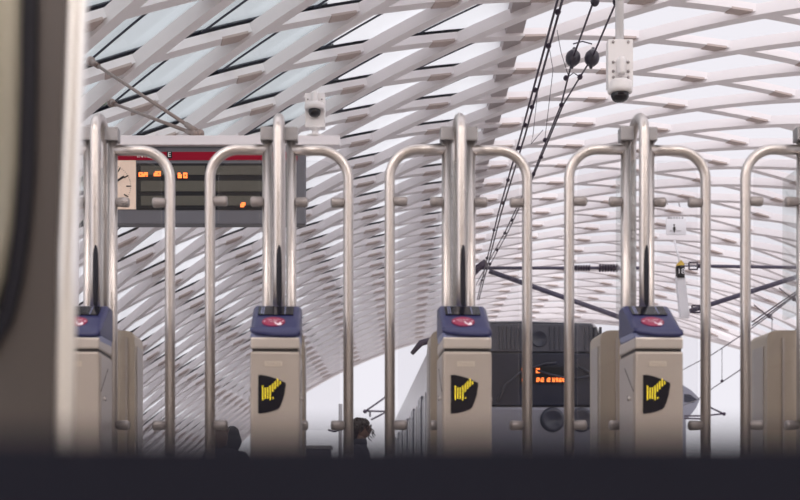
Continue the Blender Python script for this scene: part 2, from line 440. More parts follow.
spots = [(-1.585, 'steel ticket gate half hidden behind the blurred steel pillar at left'),
         (-.625, 'steel ticket gate with blue reader in front of the departure board'),
         (.337, 'steel ticket gate with blue reader just left of the dark tram front'),
         (1.297, 'steel ticket gate with blue reader just right of the tram front, below the pole camera'),
         (2.24, 'steel ticket gate cut off by the right edge of the picture')]
for i, (x, lb) in enumerate(spots):
    g = gate if i == 0 else copy_tree(gate)
    g.location = (x, 6.0, 0); g.rotation_euler = (0, 0, RZ)
    tag(g, lb, 'ticket gate', 'row of ticket gates')
    if i == 0: first = g
    if i == 4:
        for ch in g.children:
            if ch.name.split('.')[0] in ('reader_column', 'reader_head'): ch.location.x += .03
for ch in list(first.children):
    if ch.name.split('.')[0] in ('reader_column', 'reader_head'):
        ch.location.x -= .042
        for q in list(ch.children):
            if q.name.startswith('arrow_display'):
                for z in list(q.children): bpy.data.objects.remove(z)
                bpy.data.objects.remove(q)

# ------------------------------------------------------------------ blurred steel pillar at the left, near the camera
root = thing('steel_pillar', 'blurred brushed steel pillar with bright rounded edge at the far left', 'pillar', P(30, 497, 2.0))
D = 2.0; lc = -P(30, 497, D)
def Q(u, v, d=0): return P(u, v, D)+lc+Vector((0, d, 0))
zb = FL
b = MB()
top, bot = -260, 497-FL*600
def sec(v, us, ue): 
    return [Q(us, v, 0), Q(ue, v, 0), Q(ue, v, 0)*1+Vector((-.10, .28, 0)), Q(us, v, .28)]
b.loft([sec(bot, -60, 58), sec(250, -60, 62), sec(0, -60, 71), sec(top, -60, 83)], 'pillar', True, True, False); b.build('pillar_body', root)
b = MB(); b.tube([Q(63, bot, .0), Q(68, 250, .0), Q(78, 0, .0), Q(89, top, .0)], [.014, .0165, .0165, .0165], 'polished', 20); b.build('edge_tube', root)
b = MB()
cv = [(31, top), (31, 0), (30, 80), (28, 170), (23, 230), (16, 280), (6, 320), (-12, 350), (-50, 370)]
rings = []
for i, (u, v) in enumerate(cv):
    a = Vector(cv[max(i-1, 0)]); c2 = Vector(cv[min(i+1, len(cv)-1)]); t = (c2-a).normalized(); n2 = Vector((t.y, -t.x)); hw = 7.0
    rings.append([Q(u-n2.x*hw, v-n2.y*hw, -.012), Q(u+n2.x*hw, v+n2.y*hw, -.012), Q(u+n2.x*hw, v+n2.y*hw, .01), Q(u-n2.x*hw, v-n2.y*hw, .01)])
b.loft(rings, 'rubber', True, True, False); b.build('rubber_seal', root)
b = MB(); rings = []
for v, ue in ((top, 26), (0, 26), (80, 25), (170, 22), (230, 17), (280, 9), (315, -3), (335, -18)):
    rings.append([Q(-60+(ue+60)*(.5-.5*math.cos(PI*j/10)), v, .004-.06*math.sin(PI*j/10)) for j in range(11)]+[Q(-60, v, .05)])
b.loft(rings, 'pillarpale', True, True, True); tag(b.build('pale_panel', root), 'pale convex steel panel')

# ------------------------------------------------------------------ departure sign on its gantry
D = 12.0; o = P(75, 497, D); o.z = LOW if D > 12.2 else FL-.6
root = thing('departure_board', 'wide dark departure board with red header and clock behind the left gates', 'sign', o)
def Q(u, v, d=0): return P(u, v, D)-o+Vector((0, d, 0))
def slab(mb, u0, v0, u1, v1, d0, d1, m, bev=0):
    a = Q(u0, v1, d0); c2 = Q(u1, v0, d1); mb.box(a, (c2.x, c2.y, c2.z), m, bev)
b = MB(); slab(b, 68, 137, 340, 146.5, -.06, .10, 'signbar', .008)
for u in (158, 238): b.prism([Q(u-2, 137, -.062), Q(u+2, 137, -.062), Q(u, 134.6, -.062)], (0, .1, 0), 'signbar')
b.build('top_bar', root)
b = MB(); b.tube([Q(72, 497, .02).to_tuple()[:2]+(0,), Q(72, 140, .02)], .06, 'signbar', 14); b.build('mast', root)
b = MB(); slab(b, 84, 147, 305, 224, 0, .16, 'signgrey', .01); body = b.build('sign_body', root)
b = MB(); slab(b, 84, 152, 297.5, 160.3, -.006, .01, 'red'); hdr = b.build('red_header', body)
b = MB(); text_mesh(b, 'INTER', .062, Matrix.Translation(Q(145.5, 156, -.009)) @ FRONT, 'white')
text_mesh(b, 'E', .066, Matrix.Translation(Q(169.5, 155, -.011)) @ FRONT, 'white'); b.build('header_lettering', hdr)
b = MB(); slab(b, 167, 151.8, 172.2, 158.6, -.009, .0, 'signblack'); b.build('letter_box', hdr)
b = MB(); slab(b, 137, 163.5, 296, 210, -.008, .01, 'signblack'); scr = b.build('display_screen', body)
for v0, v1 in ((166, 175), (181, 191.5), (196, 205.5)):
    b = MB(); slab(b, 141, v0, 205, v1, -.011, 0, 'olive'); slab(b, 208, v0, 293, v1, -.011, 0, 'olive'); b.build('display_row', scr)
def leds(u0, u1, v0, v1, pat):
    b = MB(); n = len(pat); rows = len(pat[0])
    for i in range(n):
        for j in range(rows):
            if pat[i][j] == '1':
                u = u0+(u1-u0)*(i+.5)/n; v = v0+(v1-v0)*(j+.5)/rows
                slab(b, u-(u1-u0)/n*.45, v-(v1-v0)/rows*.42, u+(u1-u0)/n*.45, v+(v1-v0)/rows*.42, -.014, -.010, 'oled')
    b.build('led_text', scr)
leds(139, 148, 172.5, 177, ['111', '101', '111', '011', '111', '110', '111'])
leds(154, 161, 171.5, 176.5, ['011', '111', '111', '101', '111'])
leds(178, 187.5, 173, 178.5, ['111', '111', '011', '000', '111', '101', '111'])
leds(240.5, 245.5, 202.5, 207.5, ['011', '111', '111', '110'])
b = MB(); slab(b, 86, 160.5, 136, 209.5, -.012, .005, 'clock', .006); ck = b.build('clock_panel', body)
b = MB()
def radial(mb, ang, r0, r1, w, y):
    c0 = Q(110, 186.5, y); d = Vector((math.sin(ang), 0, math.cos(ang)))
    mb.bar(c0+d*r0, c0+d*r1, w, .004, 'signblack', (0, 1, 0))
for h in range(12): radial(b, h*PI/6, .165, .215, .011, -.014)
for h in range(60): radial(b, h*PI/30, .205, .214, .004, -.014)
b.build('clock_ticks', ck)
b = MB(); radial(b, math.radians(56), -.04, .175, .020, -.017); radial(b, math.radians(250), -.04, .20, .013, -.019); b.build('clock_hands', ck)
for a_, e_, D1 in (((200, 133.5), (92, 62), 14.7), ((196, 134.5), (112, 103), 16.1)):
    b = MB(); p0 = Q(*a_); p1 = P(*e_, D1)-o; p1 = p1+(p1-p0).normalized()*.15
    b.tube([p0, p1], .019, 'rod', 10)
    d = (p1-p0).normalized(); b.tube([p0+d*.08, p0+d*.38], .03, 'rod', 8); b.tube([p1-d*.40, p1-d*.12], .035, 'rod', 8)
    b.ball(p0, .045, 'rod', 8); b.ball(p1-d*.1, .06, 'rod', 8)
    b.build('stay_rod', root)

# ------------------------------------------------------------------ security cameras
def camera_unit(name, label, D, u, vtop, vdome, sc, pole):
    o = P(u, vdome, D); root = thing(name, label, 'camera', o, 0, 'security cameras')
    k = D/1200
    def Q(du, dv, d=0): return Vector((du*k*sc, d, -dv*k*sc))
    b = MB()
    w, h = 12.5, 47
    b.box(Q(-w, -6, -.05), Q(w, -6-h, .05), 'camw', .006)
    for sx in (-1, 1):
        for dv in (-12, -18, -27, -47): b.lathe([(.012*sc, 0), (.012*sc, .006), (.001, .008)], Q(sx*7.5, dv-3, -.05), 'clamp', (0, -1, 0), 8)
    hb = b.build('mount_plate', root)
    b = MB(); b.lathe([(.001, 0), (3.6*k*sc, .002), (4.2*k*sc, .02), (4.2*k*sc, 14*k*sc), (3.6*k*sc, 17*k*sc), (.001, 18.5*k*sc)], Q(0, -16, -.085), 'camw', n=16); b.build('cover_bump', hb)
    b = MB(); r = 12.2*k*sc; b.lathe([(r*.85, 0), (r, .01), (r*1.02, 4*k*sc), (r, 7*k*sc), (r*.98, 8*k*sc), (r*.98, 11*k*sc), (r*.8, 12.5*k*sc)], Q(0, 0, -.02), 'camw', n=24); b.build('housing_ring', root)
    b = MB(); r2 = 9*k*sc
    b.lathe([(.001, -8.5*k*sc), (r2*.5, -8*k*sc), (r2*.8, -6.3*k*sc), (r2*.98, -3.5*k*sc), (r2, 0), (r2, 2*k*sc)], Q(0, 0, -.02), 'dome', n=24); b.build('dome', root)
    return root, o
# right: hangs from the roof on a pole
root, o = camera_unit('security_camera', 'white dome camera on a pole hanging above the third reader', 9.6, 619.5, 0, 94.5, 1.0, True)
b = MB(); zt = 20.25*1-12.7
b.tube([(0, .0, .38), (0, 0, zt-o.z)], .034, 'white', 16); b.build('hanging_pole', root)
# left: stands on the board's top bar
root, o = camera_unit('security_camera', 'small white dome camera standing on the end of the departure board bar', 12.0, 315, 0, 112, .0001, True)
for ch in list(root.children):
    for g in list(ch.children): bpy.data.objects.remove(g)
    bpy.data.objects.remove(ch)
k = .01
b = MB(); b.box((-10*k, -.02, -16*k), (10*k, .08, 18.5*k), 'camw', .008)
for sx in (-1, 1):
    for z in (12, 6): b.lathe([(.009, 0), (.009, .005), (.001, .006)], (sx*7*k, -.02, z*k), 'clamp', (0, -1, 0), 8)
hb = b.build('mount_plate', root)
b = MB(); b.lathe([(.001, 0), (.03, .002), (.034, .01), (.034, .11), (.025, .135), (.001, .14)], (0, -.045, .055), 'camw', n=14); b.build('cover_bump', hb)
b = MB(); b.lathe([(.085, .0), (.10, .01), (.102, .03), (.10, .055), (.085, .065)], (0, -.06, 0), 'camw', n=24); b.build('housing_ring', root)
b = MB(); b.lathe([(.001, -.07), (.035, -.064), (.055, -.045), (.062, -.02), (.062, .01)], (0, -.06, -.0), 'dome', n=20); b.build('dome', root)
b = MB(); b.lathe([(.09, -.25), (.09, -.232), (.035, -.225), (.032, -.18), (.06, -.165), (.06, -.15)], (0, .02, 0), 'camw', n=18); b.build('pedestal', root)

# ------------------------------------------------------------------ overhead wires
def wire_pts(lst, H): return [P(u, v, 1200*H/(497-v)) for u, v in lst]
def clampb(mb, p, r=.035, l=.07):
    mb.lathe([(.001, -l), (r*.7, -l*.8), (r, -l*.2), (r, l*.2), (r*.7, l*.8), (.001, l)], p, 'wire', (0, 1, .1), 8)
H1 = 4.7
root = thing('overhead_wire', 'dark overhead contact wire pair running down the middle, left of the two balls', 'wire', P(483, 285, 1200*H1/212))
o = root.location.copy()
for du in (-2.4, 2.4):
    b = MB(); pts = wire_pts([(478+du*.35, 300), (500+du*.6, 212), (523+du*.9, 135), (560+du, 0)], H1)
    e = pts[-1]+(pts[-1]-pts[-2]).normalized()*29; e.z = pts[-1].z+.05
    pts = [p-o for p in pts]+[Vector((e.x*.6, -16.48, 5.0))-o]
    b.tube(pts, .0125, 'wire', 6); b.build('wire_strand', root)
for u, v in ((558, 12), (548.5, 46), (535, 90), (532, 107), (525, 125), (519, 148), (508, 180), (503, 203), (494, 230), (487, 258), (482, 280)):
    b = MB(); clampb(b, wire_pts([(u, v)], H1)[0]-o, .03, .05); b.build('wire_clamp', root)
H2 = 5.3
root = thing('overhead_wire', 'dark overhead feeder wire pair hung with two black balls', 'wire', P(478, 285, 1200*H2/212))
o = root.location.copy()
for lst in ([(476, 285), (505, 232), (532.5, 175), (561, 105), (573, 58), (594, 0)], [(479, 285), (508, 232), (534, 175), (563, 105), (580, 77), (592, 58), (617, 0)]):
    pts = wire_pts(lst, H2); b = MB(); e = Vector((pts[-1].x, -16.46, 5.4))
    b.tube([p-o for p in pts]+[e-o], .012, 'wire', 6); b.build('wire_strand', root)
for u, v in ((566, 78), (580, 77), (561.5, 105), (545, 140), (541, 157), (533.5, 174), (520, 200), (512, 220), (505, 233), (497, 250), (490, 264), (486, 268)):
    b = MB(); clampb(b, wire_pts([(u, v)], H2)[0]-o, .035, .06); b.build('wire_clamp', root)
for u in (573, 592):
    b = MB(); p = wire_pts([(u, 58)], H2)[0]-o
    b.lathe([(.001, -.16), (.02, -.15), (.02, -.105), (.05, -.095), (.085, -.045), (.092, 0), (.085, .045), (.05, .095), (.025, .105), (.02, .15), (.001, .16)], p, 'ball', (u*.0-.05+.2, .35, .93), 18); b.build('ball_insulator', root)
for u in (595, 617):
    b = MB(); b.ball(wire_pts([(u, 1)], H2)[0]-o, (.05, .05, .06), 'ball', 10); b.build('insulator', root)
b = MB(); p0, p1 = wire_pts([(573, 44), (592, 44)], H2); b.tube([p0-o, (p0+p1)/2-o+Vector((0, 0, .03)), p1-o], .008, 'wire', 5)
p0, p1 = wire_pts([(567, 78), (580, 77)], H2); b.tube([p0-o, (p0+p1)/2-o-Vector((0, 0, -.06)), p1-o], .007, 'wire', 5); b.build('link_wire', root)
b = MB()
for seq in ([(557, 30), (561, 52), (568, 75)], [(549, 46), (553, 70), (545, 138)], [(538, 88), (533, 135), (531, 144), (543, 130)]):
    pts = [P(u, v, 14.5) for u, v in seq]; b.tube([p-o for p in pts], .004, 'wire', 5)
b.build('dropper_wire', root)

# span rods across the vault
D = 30.0
root = thing('span_rod', 'level dark span rods crossing the vault in line behind the gates', 'rod', P(478, 268, D)); o = root.location.copy()
b = MB(); b.tube([P(478, 268, D)-o, P(646, 268, D)-o], .042, 'spanrod', 10); b.build('rod', root)
b = MB(); b.tube([P(681, 266, D)-o, P(698, 266, D)-o], .02, 'spanrod', 6); b.tube([P(698, 266, D)-o, P(905, 269, D)-o], .042, 'spanrod', 10); b.build('rod', root)
b = MB(); b.tube([P(646, 205, D)-o, P(646, 330, D)-o], .05, 'white', 8); b.build('hanger_post', root)
b = MB()
for i in range(8): b.lathe([(.03, -.025), (.075, -.02), (.075, .02), (.03, .025)], P(571+i*2.6, 268, D)-o, 'wire', (1, 0, 0), 10)
for i in range(7): b.lathe([(.03, -.025), (.10, -.02), (.10, .02), (.03, .025)], P(600+i*2.8, 268, D)-o, 'wire', (1, 0, 0), 10)
b.build('rod_insulator', root)
def loop(root, u, v, name):
    b = MB(); c0 = P(u, v, D)-o
    for a, c in (((-.09, 0, -.08), (.10, 0, -.08)), ((-.09, 0, .08), (.10, 0, .08)), ((-.09, 0, -.08), (-.09, 0, .08)), ((.10, 0, -.08), (.10, 0, .08))):
        b.tube([c0+Vector(a)*1.1, c0+Vector(c)*1.1], .022, 'wire', 6)
    b.tube([c0+Vector((.1, 0, 0)), c0+Vector((.34, 0, -.01))], .05, 'wire', 8)
    return b.build(name, root)
loop(root, 693, 266, 'turnbuckle')
b = MB(); b.tube([P(486, 262, D)-o, P(478, 268, D)-o, P(471, 275, D)-o], .09, 'wire', 8); b.build('rod_clevis', root)
root = thing('span_rod', 'slanting dark rods in a shallow V below the level span rod', 'rod', P(487, 270, D)); o = root.location.copy()
b = MB(); b.tube([P(489, 271, D+.3)-o, P(645, 326, D+.3)-o], .062, 'spanrod', 10); b.build('rod', root)
b = MB(); b.tube([P(690, 311, D+.3)-o, P(884, 249, D+.3)-o], .062, 'spanrod', 10); b.build('rod', root)
loop(root, 696, 309, 'turnbuckle')

# far sign plate on a roof rib, and signal post hung from the roof
D = 31.5; o = P(676, 225, D); root = thing('platform_sign', 'square white pictogram sign high above the third gate', 'sign', o); k = D/1200
b = MB(); b.box((-10*k, -.02, -10*k), (10*k, .03, 10*k), 'white', .01); pl = b.build('sign_plate', root)
b = MB()
for i, w in enumerate((2.4, 1.6, 1.6, 1.6, 1.2, 1.6)): b.box(((-8.5+i*2.8)*k, -.025, 6*k), ((-8.5+i*2.8+w)*k, -.018, 7.8*k), 'cap')
b.lathe([(.001, 0), (1.0*k, .001), (1.0*k, .004), (.001, .006)], (-2*k, -.018, -.2*k), 'dark', (0, -1, 0), 10)
b.prism([Vector((x*k, -.018, z*k)) for x, z in ((-3.4, -5), (-3.0, -2.2), (-1.6, -1.4), (-.8, -2.2), (-.4, -5), (-1.3, -5.5), (-1.3, -7.6), (-2.5, -7.6), (-2.5, -5.5))], (0, -.006, 0), 'dark')
b.box((-7*k, -.024, -6.4*k), (5*k, -.018, -5.8*k), 'cap'); b.build('pictogram', pl)
b = MB(); b.tube([(-6*k, .03, 8*k), (-6*k, .6, 1.05)], .02, 'cap', 6); b.tube([(6*k, .03, 8*k), (6*k, .6, 1.05)], .02, 'cap', 6); b.build('sign_bracket', root)
D = 30.6; o = P(684, 318, D); root = thing('signal_post', 'white signal post with a black number plate and yellow tip, right of the third reader', 'signal', o)
def Q(u, v, d=0): return P(u, v, D)-o+Vector((0, d, 0))
b = MB(); b.loft([[Q(u-4.3, v, -.1), Q(u+4.3, v, -.1), Q(u+4.3, v, .1), Q(u-4.3, v, .1)] for u, v in ((684.5, 318), (680, 277))], 'white', True, True, False); b.build('post', root)
b = MB(); b.box(Q(676, 278.5, -.14), Q(683.5, 266.5, .06), 'signblack', .01); np_ = b.build('number_plate', root)
b = MB(); text_mesh(b, '18', .20, Matrix.Translation(Q(679.8, 272.5, -.145)) @ FRONT, 'white'); b.build('number', np_)
b = MB(); b.prism([Q(675.8, 266.4, -.14), Q(683.7, 266.4, -.14), Q(682.2, 263.4, -.14), Q(679.8, 261, -.14), Q(677.3, 263.4, -.14)], (0, .2, 0), 'yellow'); b.build('yellow_tip', root)
b = MB(); b.tube([Q(680, 262, .0), Q(680, 236, 0.6)], .03, 'white', 6); b.build('hanger', root)

# right-hand catenary
H3 = 5.0
root = thing('catenary', 'thin catenary wires with droppers at the lower right', 'wire', P(713, 388, 1200*3.5/109)); o = root.location.copy()
def wp(u, v, H): return P(u, v, 1200*H/(497-v))-o
cont = [wp(u, v, 3.5) for u, v in [(697, 400), (713, 388), (740, 370), (757, 358), (800, 327)]]
mess = [wp(u, v, 4.6) for u, v in [(690, 366), (713, 354), (745, 333), (770, 315), (800, 292)]]
cont = [cont[0]+Vector((.5, 14, 0))]+cont+[Vector((7.2, 4.65, 5.2))-o]
mess = [mess[0]+Vector((.5, 14, 0))]+mess+[Vector((8.0, 4.65, 6.3))-o]
b = MB(); b.tube(cont, .016, 'wire', 6); b.build('contact_wire', root)
b = MB(); b.tube(mess, .016, 'wire', 6); b.build('messenger_wire', root)
for (u, v0, v1) in ((703, 360, 395.5), (722, 348, 381), (745, 333, 366.5), (772, 314, 347)):
    p1 = wp(u, v1, 3.5); b = MB(); b.tube([wp(u, v0, 4.6), p1], .010, 'wire', 5); b.ball(p1, .05, 'wire', 6); b.build('dropper', root)
root = thing('catenary', 'double stay wires crossing the lattice at the far right', 'wire', P(752, 325, 30)); o = root.location.copy()
b = MB()
for dv in (0, 3.5): b.tube([P(752, 322+dv, 32)-o, P(800, 289+dv*.6, 30)-o, P(822, 270+dv*.5, 29)-o], .018, 'wire', 6)
b.build('stay_wire', root)
b = MB()
for u, v in ((767, 316), (792, 299)): b.tube([P(u-13, v-11, 31)-o, P(u+6, v+4, 31)-o], .016, 'wire', 5); b.ball(P(u+2, v, 31)-o, .06, 'wire', 6)
b.build('wire_clamp', root)

# distant overhead-line masts outside the vault
def mast(label, u, vt, arms, D=62):
    o = P(u, 497, D); o.z = LOW; root = thing('line_mast', label, 'mast', o, 0, 'distant line masts')
    b = MB(); t = P(u, vt, D)-o; b.tube([(0, 0, 0), t], [.12, .09], 'cap', 8); b.build('pole', root)
    b = MB()
    for a, c in arms: b.tube([P(*a, D)-o, P(*c, D)-o], .05, 'wire', 6)
    b.build('bracket', root)
    b = MB(); b.ball(P(*arms[0][0], D)-o, .11, 'wire', 8); b.build('insulator', root)
mast('distant line mast with bracket beside the person in profile', 390, 388, [((365, 411.5), (390, 394)), ((364, 411), (390, 411.5)), ((370, 412), (370, 417)), ((371, 420), (390, 410))])
mast('slim distant line mast with bracket at the lower right', 703, 392, [((724, 414), (703, 404)), ((722, 414), (703, 416)), ((684, 416), (703, 416)), ((684, 418.5), (703, 419))], 66)
mast('short pale distant mast left of the person in profile', 340.5, 404, [((340.5, 430), (334, 432)), ((334, 432), (328, 430))], 58)

# ------------------------------------------------------------------ tram
o = P(524, 497, 20.0); o.z = LOW
root = thing('tram', 'dark fronted tram with an orange destination display beyond the gates', 'tram', o, math.radians(2.0))
K = 20/1200
def T(u, v, d=0): q = P(u, v, 20.0)-o; return Vector((q.x, d, q.z))
hw = 1.42; zt = T(0, 318).z; LEN = 27
def tsec(y, zlo, inset, ztop): 
    w = hw-inset
    return [Vector((-w, y, zlo)), Vector((w, y, zlo)), Vector((w, y, 1.9)), Vector((w-.03, y, ztop-.22)), Vector((w-.20, y, ztop-.03)), Vector((0, y, ztop)), Vector((-w+.14, y, ztop-.02)), Vector((-w+.02, y, ztop-.14)), Vector((-w, y, 1.9))]
b = MB(); b.loft([tsec(0.12, .28, .06, zt-.03), tsec(.30, .25, 0, zt), tsec(LEN, .25, 0, zt)], 'tsilver', True, True, False); body = b.build('body', root)
b = MB(); b.loft([tsec(.02, .3, .10, zt-.06), tsec(.13, .28, .06, zt-.03)], 'tdark', True, True, False); fr = b.build('front_mask', root)
b = MB(); b.box((-1.15, -.03, T(0, 352).z), (1.15, .05, T(0, 324).z), 'tvent', .02); vp = b.build('vent_panel', fr)
for u0, u1, n in ((497, 522, 6), (548, 577, 6), (583, 603, 4)):
    for i in range(n):
        u = u0+(u1-u0)*(i+.5)/n; b = MB(); b.box(T(u-1.3, 350, -.045), T(u+1.3, 327, -.02), 'tdark', .005); b.build('vent_slot', vp)
b = MB(); b.lathe([(.001, 0), (.09, .002), (.12, .02), (.14, .02), (.14, -.03)], T(539, 339, -.03), 'tdark', (0, -1, 0), 20); b.build('round_lamp', vp)
b = MB(); b.box((-1.22, -.04, T(0, 406).z), (1.22, .05, T(0, 353).z), 'tglass', .03); ws = b.build('windscreen', fr)
b = MB(); b.box(T(519, 384, -.06), T(567, 367, -.03), 'signblack', .008); dd = b.build('destination_display', ws)
b = MB()
for u0, u1, v0, v1 in ((521, 524, 369, 373), (535.5, 539.5, 368.5, 373.5), (521.5, 523.5, 379, 381.5), (535.8, 539.2, 378, 382.3), (540.2, 543.6, 378, 382.3), (546.4, 550, 378, 382.3), (551.8, 554.6, 378, 382.3), (555.2, 558, 378, 382.3), (558.6, 561, 378, 382.3), (561.6, 564.8, 378.6, 382.3)):
    n = max(2, round((u1-u0)/.9)); m_ = max(2, round((v1-v0)/.9))
    for i in range(n):
        for j in range(m_):
            if (i*7+j*5+int(u0)) % 6 == 0: continue
            ua = u0+(u1-u0)*i/n; va = v0+(v1-v0)*j/m_
            b.box(T(ua, va+.72, -.066), T(ua+.72, va, -.058), 'oled')
b.build('led_text', dd)
for pts in ([(497, 402), (505, 385), (522, 371), (545, 364), (556, 363)], [(600, 402), (599, 386), (592, 374), (578, 367)], [(537, 371), (550, 375), (566, 378)], [(566, 379), (580, 378), (598, 374)]):
    b = MB(); b.tube([T(u, v, -.075) for u, v in pts], .022, 'tdark', 6); b.build('wiper', ws)
b = MB(); b.box((-1.24, -.06, .42), (1.24, .05, T(0, 407).z), 'tgrey', .05); lw = b.build('bumper', fr)
for u in (470, 552, 606-25):
    b = MB(); b.lathe([(.001, .02), (.10, .02), (.14, .05), (.19, .05), (.21, 0), (.21, -.03)], T(u, 420, -.06), 'tdark', (0, -1, 0), 20); b.build('headlamp', lw)
b = MB()
for sx in (-1, 1): pass
b.box((-hw-.012, .9, 1.55), (-hw+.02, LEN-.5, 2.75), 'tglass', .005); b.build('side_window', body)
for i in range(7):
    y = 1.6+i*3.6
    b = MB(); b.box((-hw-.03, y, .45), (-hw+.01, y+1.3, 2.85), 'tgrey', .01); dr = b.build('door', body)
    for dy in (.1, .72):
        b = MB(); b.box((-hw-.036, y+dy, 1.0), (-hw-.025, y+dy+.5, 2.65), 'tglass', .004); b.build('door_pane', dr)
    b = MB(); b.box((-hw-.022, y+2.2, 1.5), (-hw, y+2.35, 2.8), 'tsilver'); b.build('window_post', body)
b = MB(); b.tube([(-hw+.05, .2, zt-.52), (-hw-.12, .12, zt-.36), (-hw-.30, .05, zt-.42), (-hw-.45, .0, zt-.60)], [.05, .06, .055, .035], 'wire', 8); b.build('mirror_arm', root)
b = MB(); b.box((-1.1, .6, zt-.06), (1.0, 7, zt+.0), 'tdark', .02); b.build('roof_box', root)
for y in (2.5, 9.5, 17, 24):
    b = MB()
    for sx in (-1, 1):
        b.lathe([(.30, -.06), (.30, .06), (.24, .07), (.1, .07), (.001, .07)], (sx*.72, y, .31), 'rail', (sx, 0, 0), 20); b.lathe([(.001, -.05), (.30, -.05), (.31, -.03)], (sx*.72, y, .31), 'rail', (sx, 0, 0), 20)
    b.bar((-.72, y, .31), (.72, y, .31), .1, .1, 'rail'); b.build('wheelset', root)

# far tram at right, beyond the third reader
D = 75; o = P(668, 497, D); o.z = LOW; k = D/1200
root = thing('tram', 'far grey sloping tram nose seen just right of the third reader', 'tram', o)
def Q(u, v, d=0): return P(u, v, D)-o+Vector((0, d, 0))
zf = .35
b = MB(); poly = [Q(640, 384), Q(682, 384.5), Q(691, 390), Q(700, 399), Q(696, 408), Q(690, 416)]; q0 = Q(686, 420); poly += [q0, Vector((q0.x, q0.y, zf)), Vector((Q(640, 0).x, 0, zf))]
b.prism(poly, (0, 2.4, 0), 'tgrey'); bd = b.build('body', root)
b = MB(); b.prism([Q(684, 394, -.03), Q(690, 394.5, -.03), Q(697, 399.5, -.03), Q(693, 403, -.03), Q(684, 402, -.03)], (0, .05, 0), 'tglass'); b.build('cab_window', bd)
b = MB()
for x in (645, 660, 676):
    c0 = Q(x, 0); b.lathe([(.001, 0), (.30, 0), (.32, .05), (.32, .14)], (c0.x, .15, .34), 'rail', (0, 1, 0), 16)
b.build('wheel', root)

# grey cabinet by the tracks
D = 13.2; o = P(317, 497, D); o.z = LOW
root = thing('service_cabinet', 'low grey cabinet beyond the gap between two gates', 'cabinet', o)
h = P(0, 445.5, D).z-LOW
b = MB(); b.box((-.15, 0, 0), (.14, .3, h-.04), 'signgrey', .01); b.build('body', root)
b = MB(); b.box((-.17, -.02, h-.04), (.16, .32, h), 'cap', .01); b.build('lid', root)

